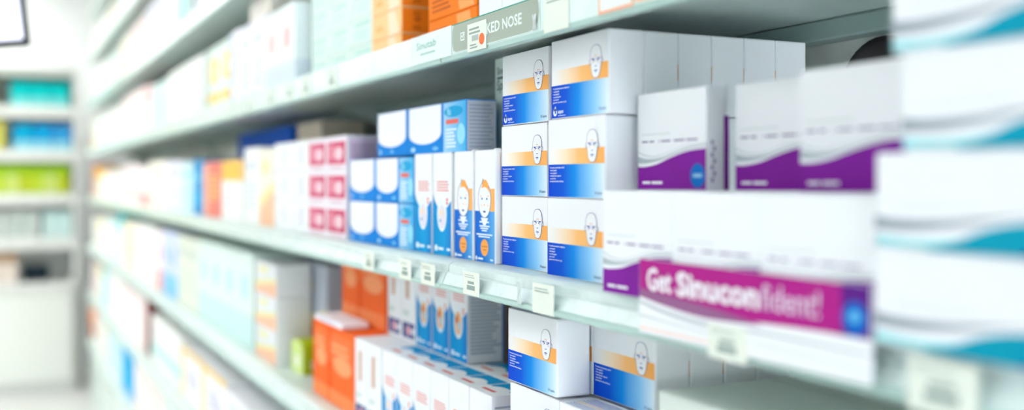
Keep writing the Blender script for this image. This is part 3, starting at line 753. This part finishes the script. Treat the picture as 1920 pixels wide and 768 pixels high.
put('orange_carton', OT2, .589, 1.829, zE, 'hidden orange carton in the second row', 'medicine box', 'hidden orange cartons', (.15, BD_, BH))
put('orange_carton', OT1, .59, 1.945, zE + BH + .001, 'narrow orange carton on the second layer under the rail', 'medicine box', gor, (.098, BD_, BH))
put('orange_carton', OT2, .59, 1.844, zE + BH + .001, 'wide orange carton on the second layer under the rail', 'medicine box', gor, (.15, BD_, BH))
run('E', .531, 1.925, 1, .17, .010, .05, 'lines', (240, 240, 248), (226, 226, 238), (226, 226, 238), 'thin white box lying on the front orange cartons', z=zE + BH + .001, name='thin_box')
# lime pack with rounded top
def lime():
    m1 = ink((176, 190, 24)); m2 = ink((206, 224, 140)); prof = []
    w, h, d = .10, .066, .07
    pr = [(-w / 2, 0), (w / 2, 0), (w / 2, h * .62)] + [(w / 2 - .03 + .03 * math.cos(a), h * .62 + h * .38 * math.sin(a)) for a in (.4, .8, 1.2, 1.57)] + [(-w / 2 + .03 + .03 * math.cos(a), h * .62 + h * .38 * math.sin(a)) for a in (1.57, 1.95, 2.35, 2.75)] + [(-w / 2, h * .62)]
    n = len(pr); v = [(-d / 2, y_, z_) for y_, z_ in pr] + [(d / 2, y_, z_) for y_, z_ in pr]
    f = [tuple(range(n))[::-1], tuple(range(n, 2 * n))] + [(i, (i + 1) % n, n + (i + 1) % n, n + i) for i in range(n)]
    v += [(-d / 2 - .0003, a, b) for a, b in ((-.018, .012), (-.018, .034), (.02, .034), (.02, .012))]; f.append((2 * n, 2 * n + 1, 2 * n + 2, 2 * n + 3))
    v += [(a, -w / 2 - .0003, b) for a, b in ((-.02, .008), (.02, .008), (.02, .028), (-.02, .028))]; f.append(tuple(range(2 * n + 4, 2 * n + 8)))
    return shape_obj('lozenge_pack', v, f, [m2, m1] + [m1] * n + [ink((236, 238, 226)), ink((226, 224, 190))])
lp = lime(); lp.location = (.59, 2.145, CAMZ + zE + .0003); tag(lp, 'lime green pack with rounded top, left of the orange cartons', 'medicine pack')
# patterned packs and what stands behind them
for l in range(3):
    run('E', .53, 2.42, 1, .20, .071, .075, 'diag', (222, 226, 228), (238, 190, 160), (228, 222, 168), 'pale pack with orange and yellow swirl, %s of three stacked' % ['lowest', 'middle', 'topmost'][l], z=zE + .0716 * l, name='patterned_pack')
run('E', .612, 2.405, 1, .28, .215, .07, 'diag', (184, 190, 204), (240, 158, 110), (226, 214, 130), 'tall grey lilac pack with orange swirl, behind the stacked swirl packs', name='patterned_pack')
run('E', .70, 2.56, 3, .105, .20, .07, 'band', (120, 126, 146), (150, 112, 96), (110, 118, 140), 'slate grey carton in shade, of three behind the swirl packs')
fill('E', .53, 6.99, 2.44, [
    (2, .18, .17, 'lines', PALE, (226, 232, 230), (226, 230, 228), 'white carton of two, far end of the shelf below middle'),
    (1, .16, .18, 'top', CREAM, (240, 210, 90), (236, 228, 206), 'cream carton with yellow top, shelf below middle, far end'),
    (4, .16, .19, 'lines', (226, 242, 240), (206, 232, 230), (216, 234, 232), 'pale aqua carton of four, shelf below the middle one'),
    (1, .17, .245, 'top', AQUA, (0, 186, 196), (206, 232, 232), 'tall carton with bright teal top, shelf below the middle one'),
    (3, .14, .21, 'spine', CREAM, (240, 208, 140), (236, 226, 210), 'cream carton with yellow spine, of three, shelf below middle'),
    (3, .15, .22, 'lines', PALE, (232, 228, 226), (228, 228, 228), 'tall white carton of three, shelf below the middle one'),
    (1, .13, .21, 'base', ROSE, (240, 190, 190), (240, 200, 200), 'white carton with pink base, shelf below the middle one'),
    (2, .13, .22, 'base', (206, 216, 240), (130, 196, 232), (170, 196, 236), 'lilac carton with blue base, of two, shelf below middle'),
    (2, .15, .22, 'lines', (222, 226, 214), (206, 216, 206), (210, 220, 210), 'greenish beige carton of two, beside the lilac ones'),
    (4, .14, .225, 'base', (218, 234, 228), (206, 230, 226), (200, 228, 226), 'mint carton of four ending at the dark upright, lower shelf')])
# shelf F
fill('F', .53, 6.99, 2.2, [
    (2, .18, .18, 'lines', ROSE, (240, 226, 222), (236, 228, 226), 'pinkish white carton of two, far end, second lowest shelf'),
    (1, .18, .19, 'top', CREAM, (238, 222, 140), (238, 230, 210), 'cream carton with faded yellow top, second lowest shelf'),
    (2, .18, .20, 'spine', AQUA, (90, 190, 216), (196, 228, 234), 'aqua carton with blue spine, of two, second lowest shelf'),
    (3, .18, .21, 'lines', PALE, (240, 226, 228), (230, 230, 228), 'white carton of three left of maroon box, second lowest shelf'),
    (4, .17, .20, 'lines', ROSE, (240, 222, 224), (236, 228, 228), 'rosy carton of four left of maroon box, second lowest shelf'),
    (1, .14, .22, 'lines', (104, 24, 24), (90, 20, 20), (120, 40, 34), 'dark maroon carton on the second lowest shelf'),
    (4, .15, .17, 'band', PALE, (206, 236, 232), (226, 232, 230), 'white carton with aqua band, of four, second lowest shelf'),
    (2, .30, .155, 'frame', (240, 240, 244), (232, 192, 92), (206, 206, 222), 'white carton framed in gold, of two, second lowest shelf'),
    (3, .15, .14, 'lines', (240, 240, 246), (222, 224, 236), (226, 226, 236), 'white lilac carton of three, nearest on second lowest shelf')], d=.16)
fill('G', .53, 6.78, 3.0, [
    (2, .2, .16, 'lines', PALE, (226, 230, 228), (226, 228, 226), 'white carton of two, far end of the lowest shelf'),
    (1, .2, .17, 'lines', CREAM, (236, 216, 190), (236, 226, 210), 'cream carton on the lowest shelf, far end'),
    (3, .2, .18, 'lines', (206, 232, 234), (180, 222, 228), (190, 224, 230), 'pale aqua carton of three on the lowest shelf'),
    (2, .2, .2, 'lines', (0, 166, 222), (0, 150, 210), (30, 180, 230), 'bright blue carton of two on the lowest shelf'),
    (4, .18, .2, 'lines', ROSE, (240, 226, 224), (236, 230, 228), 'rosy white carton of four on the lowest shelf'),
    (4, .18, .19, 'lines', MINT, (206, 232, 226), (214, 234, 230), 'mint white carton of four on the lowest shelf')], d=.16)
tub = MB().lathe([(.05, 0), (.085, .01), (.095, .15), (.098, .17), (.09, .175)], ink((240, 160, 120)), seg=28).build('round_tub', smooth=True)
tub.location = (.60, 6.89, CAMZ + DECK['G'] + .001); tag(tub, 'orange round tub at the far end of lowest shelf', 'tub')
MB().lathe([(.0, .1755), (.094, .1755), (.096, .19), (.02, .195)], ink((246, 226, 206)), seg=28).build('lid', tub)

# round dark cap on the back panel
cap = MB().lathe([(.062, 0), (.062, -.004), (.056, -.007), (.010, -.0075)], mat('black_plastic', (34, 26, 30), .4), axis='x', seg=40).build('cable_grommet', smooth=False)
cap.location = (.8009, .785, CAMZ + .083); tag(cap, 'round dark brown cap on grey back panel behind the purple boxes', 'cap')

# ------------------------------------------------------------------ strip, tickets and scraps on the rails
def flat(name, w, h, x, yl, z, label, cat, art, body=None, t=.0006, tilt=0, roll=0, group=None):
    c = Carton(w, t, h, body or ink((230, 235, 224)), .0001)
    art(c); me = c.mesh(name)
    o = put(name, me, x - t, yl, z, label, cat, group, (w, t, h)); o.rotation_euler = (roll, tilt, 0)
    return o
GREYT = ink((150, 166, 160))
def header(c):
    gy = ink((168, 178, 164)); wi = ink((232, 244, 240))
    P = [(.0 + .03 * (1 - math.cos(a)), .5 - .48 * math.cos(a)) for a in ()]
    pts = [(.02, .99), (.004, .75), (.003, .35), (.02, .1), (.05, .03)] + [(.90, .03), (.95, .08), (.985, .25), (.997, .55), (.99, .82), (.975, .99)]
    c.poly('F', pts, gy, 1); c.rect('F', .0, .965, .975, 1, ink((40, 150, 132)), 2)
    c.text('F', .225, .34, 'BLOCKED NOSE', .33, wi, 3, .022, fit=.60)
    c.rect('F', .115, .36, .165, .64, wi, 3); c.rect('F', .123, .40, .157, .60, gy, 4); c.poly('F', [(.125, .52), (.138, .44), (.17, .62), (.165, .65), (.139, .5), (.13, .55)], wi, 5)
flat('header_strip', .226, .0345, XLIP - .0004, 1.164, .1508, 'grey rounded header strip reading BLOCKED NOSE on the rail', 'sign', header, stripm, .0006)
def brandstrip(c):
    c.text('F', .14, .5, 'Sinutab', .26, ink((140, 186, 178)), 2, .01, fit=.5); c.rect('F', .24, .28, .62, .34, ink((170, 204, 198)), 2)
flat('brand_strip', .135, .036, XLIP - .0004, 1.302, .1496, 'white label strip with grey lettering, left of header strip', 'sign', brandstrip, ink((228, 244, 240)))
def dot_ticket(c):
    c.lines('F', .1, .62, .75, .9, 2, GREYT, 2); c.lines('F', .15, .1, .6, .3, 2, GREYT, 2); c.rect('F', .25, .36, .6, .56, ink((178, 190, 186)), 2)
    c.ell('F', .78, .36, .14, .20, ink((238, 116, 66)), 3)
flat('price_sticker', .052, .032, XLIP - .0016, 1.116, .1470, 'small white price sticker with orange dot, over the header strip', 'price ticket', dot_ticket)
def blank(c): c.lines('F', .12, .72, .85, .9, 2, ink((166, 180, 174)), 2, .5); 
tick = [
    (.046, .040, 1.4, 'C', .925, .1475, 'cream price ticket right of the header strip', blank, 0),
    (.046, .038, 0, 'D', 1.028, -.1385, 'blank cream ticket clipped over middle rail under the capsule stacks', blank, .32),
]
def priced(c):
    c.rect('F', .25, .22, .75, .42, GREYT, 2); c.rect('F', .3, .48, .7, .6, GREYT, 2); c.lines('F', .1, .74, .8, .92, 2, ink((190, 200, 194)), 2)
flat('price_ticket', .050, .040, XLIP - .0006, .928, .1455, 'cream price ticket just right of header strip', 'price ticket', blank, group='shelf price tickets')
for k, ry in enumerate((2.56, 2.44, 2.33, 2.13, 1.98, 1.86, 1.70)):
    flat('price_ticket', .06, .034, XLIP - .0006, ry, .149, 'pale ticket on the strip shelf rail, %s left of the white label strip' % ['seventh', 'sixth', 'fifth', 'fourth', 'third', 'second', 'first'][k], 'price ticket', priced, ink((228, 238, 228)), group='shelf price tickets')
def framed(c):
    c.rect('F', .0, .0, 1, 1, ink((240, 176, 146)), 1); c.rect('F', .05, .08, .95, .95, ink((236, 244, 240)), 2); c.rect('F', .25, .4, .75, .7, GREYT, 3)
flat('price_ticket', .058, .036, XLIP - .0006, .822, .1490, 'orange bordered price ticket at the upper edge of the picture', 'price ticket', framed, group='shelf price tickets')
flat('price_ticket', .08, .028, XLIP - .0006, .762, .1500, 'plain orange ticket right of the orange bordered one', 'price ticket', lambda c: c.rect('F', .02, .05, .98, .95, ink((244, 190, 160)), 1), group='shelf price tickets')
def onrail(w, h, yl, label, art, zoff=-.0345): return flat('price_ticket', w, h, .4885, yl, DECK['D'] + zoff, label, 'price ticket', art, tilt=0, group='shelf price tickets')
onrail(.045, .030, .9515, 'blank cream ticket on the middle rail under the capsule stacks', blank, -.0335)
onrail(.045, .0265, 1.1284, 'square price ticket on middle rail below the baby face boxes', priced, -.0318)
onrail(.046, .0265, 1.264, 'price ticket on middle rail just left of the rail joint', priced, -.032)
onrail(.044, .0265, 1.3457, 'price ticket on middle rail, second left of the rail joint', priced, -.032)
onrail(.046, .0255, 1.50, 'price ticket on middle rail below the rounded white panels', priced, -.031)
flat('price_ticket', .046, .026, .4843, .652, -.1335, 'pale ticket clipped on the lower edge of the magenta banner', 'price ticket', priced, group='shelf price tickets')
onrail(.050, .032, .461, 'blurred price ticket under the flat teal wave boxes', priced, -.036)
clear = mat('clear_tape', (236, 246, 246), .12, trans=.5)
def scrap(yl, z, label, sc):
    r = random.Random(3); v = []; n = 5
    for i in range(n):
        for j in range(n):
            v.append((-.0008 - .0016 * r.random(), (-i / (n - 1) + .12 * r.random()) * .011 * sc, (j / (n - 1) + .12 * r.random()) * .022 * sc))
    f = [(i * n + j, i * n + j + 1, (i + 1) * n + j + 1, (i + 1) * n + j) for i in range(n - 1) for j in range(n - 1)]
    o = shape_obj('tape_scrap', v, f, [clear] * len(f)); o.location = (XLIP - .0006, yl, CAMZ + z)
    so = o.modifiers.new('thickness', 'SOLIDIFY'); so.thickness = .0005
    tag(o, label, 'tape')
scrap(.985, -.130, 'crumpled clear tape scrap on the middle rail beside blank ticket', 1)
scrap(.95, .151, 'torn white tape scrap at the right end of header strip', .7)

# ------------------------------------------------------------------ wall display at the end of the aisle
YD = 7.38
dis = bpy.data.objects.new('display_unit', None); COL.objects.link(dis); tag(dis, 'pale grey shelved display with counter at the end of the aisle', 'shelving')
dm = mat('pale_grey_laminate', (222, 224, 220), .45); dk = mat('grey_laminate', (222, 225, 222), .5)
MB().box((-1.2, YD + .36, 0), (.46, YD + .40, CAMZ + .72), dk).build('back_panel', dis)
MB().box((.445, YD - .02, 0), (.475, YD + .36, CAMZ + .72), dk, .003).build('side_panel', dis)
MB().box((-1.2, YD - .02, CAMZ + .665), (.444, YD + .36, CAMZ + .72), mat('grey_header', (190, 196, 190), .5), .004).build('header_panel', dis)
SH = {1: .475, 2: .195, 3: -.085, 4: -.37}
for k in SH:
    MB().box((-1.2, YD, CAMZ + SH[k] - .075), (.444, YD + .36, CAMZ + SH[k]), dm, .004).build('shelf_board', dis)
MB().box((-1.2, YD - .12, CAMZ - .70), (.444, YD + .36, CAMZ - .65), dm, .004).build('counter_top', dis)
for k in range(3):
    x1 = .436 - .5 * k; dr = MB().box((x1 - .49, YD - .10, .08), (x1, YD + .3, CAMZ - .702), mat('white_drawer', (232, 236, 230), .4), .004).build('cupboard_door', dis)
MB().box((-1.2, YD - .06, 0), (.444, YD + .3, .079), dk).build('plinth', dis)
def dput(name, w, h, d, x, z, style, body, c1, c2, label, group=None, cat='medicine box'):
    """box facing the camera along -y: its front turned to the aisle"""
    me = generic(w, d, h, style, body, c1, c2)
    o = bpy.data.objects.new(name, me); COL.objects.link(o); o.location = (x + w / 2, YD + .04 + d / 2, CAMZ + z + .0003); o.rotation_euler.z = math.pi / 2
    return tag(o, label, cat, group)
for i in range(3): dput('teal_pack', .112, .155, .2, .075 + .116 * i, SH[1], 'base', (0, 196, 196), (130, 220, 220), (20, 206, 206), 'turquoise pack on the top row of the end display, %s of three' % ['left', 'middle', 'right'][i], 'turquoise packs')
for i in range(3): dput('yellow_pack', .11, .15, .2, -.40 + .135 * i, SH[1], 'lines', (232, 212, 20), (240, 226, 60), (220, 200, 20), 'yellow pack left of the turquoise ones on the end display' + ORD[3][i], 'yellow packs on the end display')
for i in range(3): dput('blue_pack', .112, .165, .2, .09 + .116 * i, SH[2], 'base', [(0, 160, 206), (10, 150, 214), (60, 140, 206)][i], (150, 214, 230), (30, 176, 220), 'blue pack on second row of the end display, %s of three' % ['left', 'middle', 'right'][i], 'blue packs')
for l in range(4): dput('olive_pack', .34, .045, .2, -.30, SH[2] + .0456 * l, 'top', (206, 206, 110), (224, 206, 60), (196, 200, 110), 'flat olive yellow pack beside the blue packs, %s of pile' % ['bottom', 'second', 'third', 'top'][l], 'olive yellow packs')
for i in range(9): dput('lime_pack', .070, .185, .2, -.245 + .074 * i, SH[3], 'top', [(190, 214, 60), (206, 222, 130), (186, 200, 40)][i % 3], (150, 196, 40), (196, 212, 80), 'lime green pack in the third row of the end display, %s from left' % ['first', 'second', 'third', 'fourth', 'fifth', 'sixth', 'seventh', 'eighth', 'ninth'][i], 'lime green packs')
for i in range(3): dput('grey_pack', .19, .17, .2, -.35 + .2 * i, SH[4], 'lines', (206, 214, 210), (150, 170, 166), (150, 172, 168), 'grey lined pack in the fourth row of the end display' + ORD[3][i], 'grey lined packs')
for i in range(2): dput('aqua_pack', .08, .17, .2, .265 + .085 * i, SH[4], 'lines', (206, 232, 230), (190, 224, 226), (200, 226, 226), 'pale aqua pack right of the grey lined packs, end display' + ORD[2][i], 'pale aqua packs')
dput('beige_box', .17, .19, .18, -.055, -.65, 'top', (226, 214, 204), (170, 140, 110), (220, 206, 196), 'beige box with brown top on the end counter', cat='box')
dput('dark_tray', .15, .10, .15, .15, -.65, 'lines', (30, 44, 54), (40, 56, 66), (24, 36, 46), 'dark navy tray on the end counter', cat='tray')

# ------------------------------------------------------------------ hanging monitor
mon = bpy.data.objects.new('monitor', None); COL.objects.link(mon)
D_ = 2.6; mx, my = .0275 * D_, 1.102 * D_
tag(mon, 'black framed monitor with pale lavender screen hanging from the ceiling', 'monitor')
blk = mat('monitor_black', (22, 26, 30), .35); scrm = mat('monitor_screen', (232, 234, 255), .2, emit=1.1)
mw, mh = .62, .36
MB().box((-mw, 0, 0), (0, .04, mh), blk, .006).build('casing', mon)
MB().box((-mw + .013, -.001, .016), (-.013, .002, mh - .013), scrm).build('screen', mon)
MB().box((-mw / 2 - .02, .042, mh / 2), (-mw / 2 + .02, .08, mh / 2 + .878), blk, .004).build('bracket', mon)
mon.location = (mx, my, CAMZ + .335); mon.rotation_euler = (0, math.radians(-6.5), math.radians(-10))

# ------------------------------------------------------------------ camera and view
cam = bpy.data.cameras.new('camera'); co = bpy.data.objects.new('camera', cam); COL.objects.link(co)
co.location = (0, 0, CAMZ); co.rotation_euler = (math.pi / 2, 0, -TH)
cam.sensor_width = 36; cam.lens = 36 * 1975 / 1920; cam.shift_y = -46 / 1920
cam.clip_start = .02; cam.clip_end = 60
cam.dof.use_dof = True; cam.dof.focus_distance = 1.17; cam.dof.aperture_fstop = cam.lens / 20.0
scn.camera = co
w = bpy.data.worlds.new('world'); scn.world = w; w.use_nodes = True
w.node_tree.nodes['Background'].inputs['Color'].default_value = (.88, .95, 1, 1); w.node_tree.nodes['Background'].inputs['Strength'].default_value = 17
vs = scn.view_settings; vs.view_transform = 'Standard'; vs.look = 'None'; vs.gamma = 1; vs.use_curve_mapping = False; vs.exposure = .06
scn.cycles.max_bounces = 10; scn.cycles.diffuse_bounces = 6
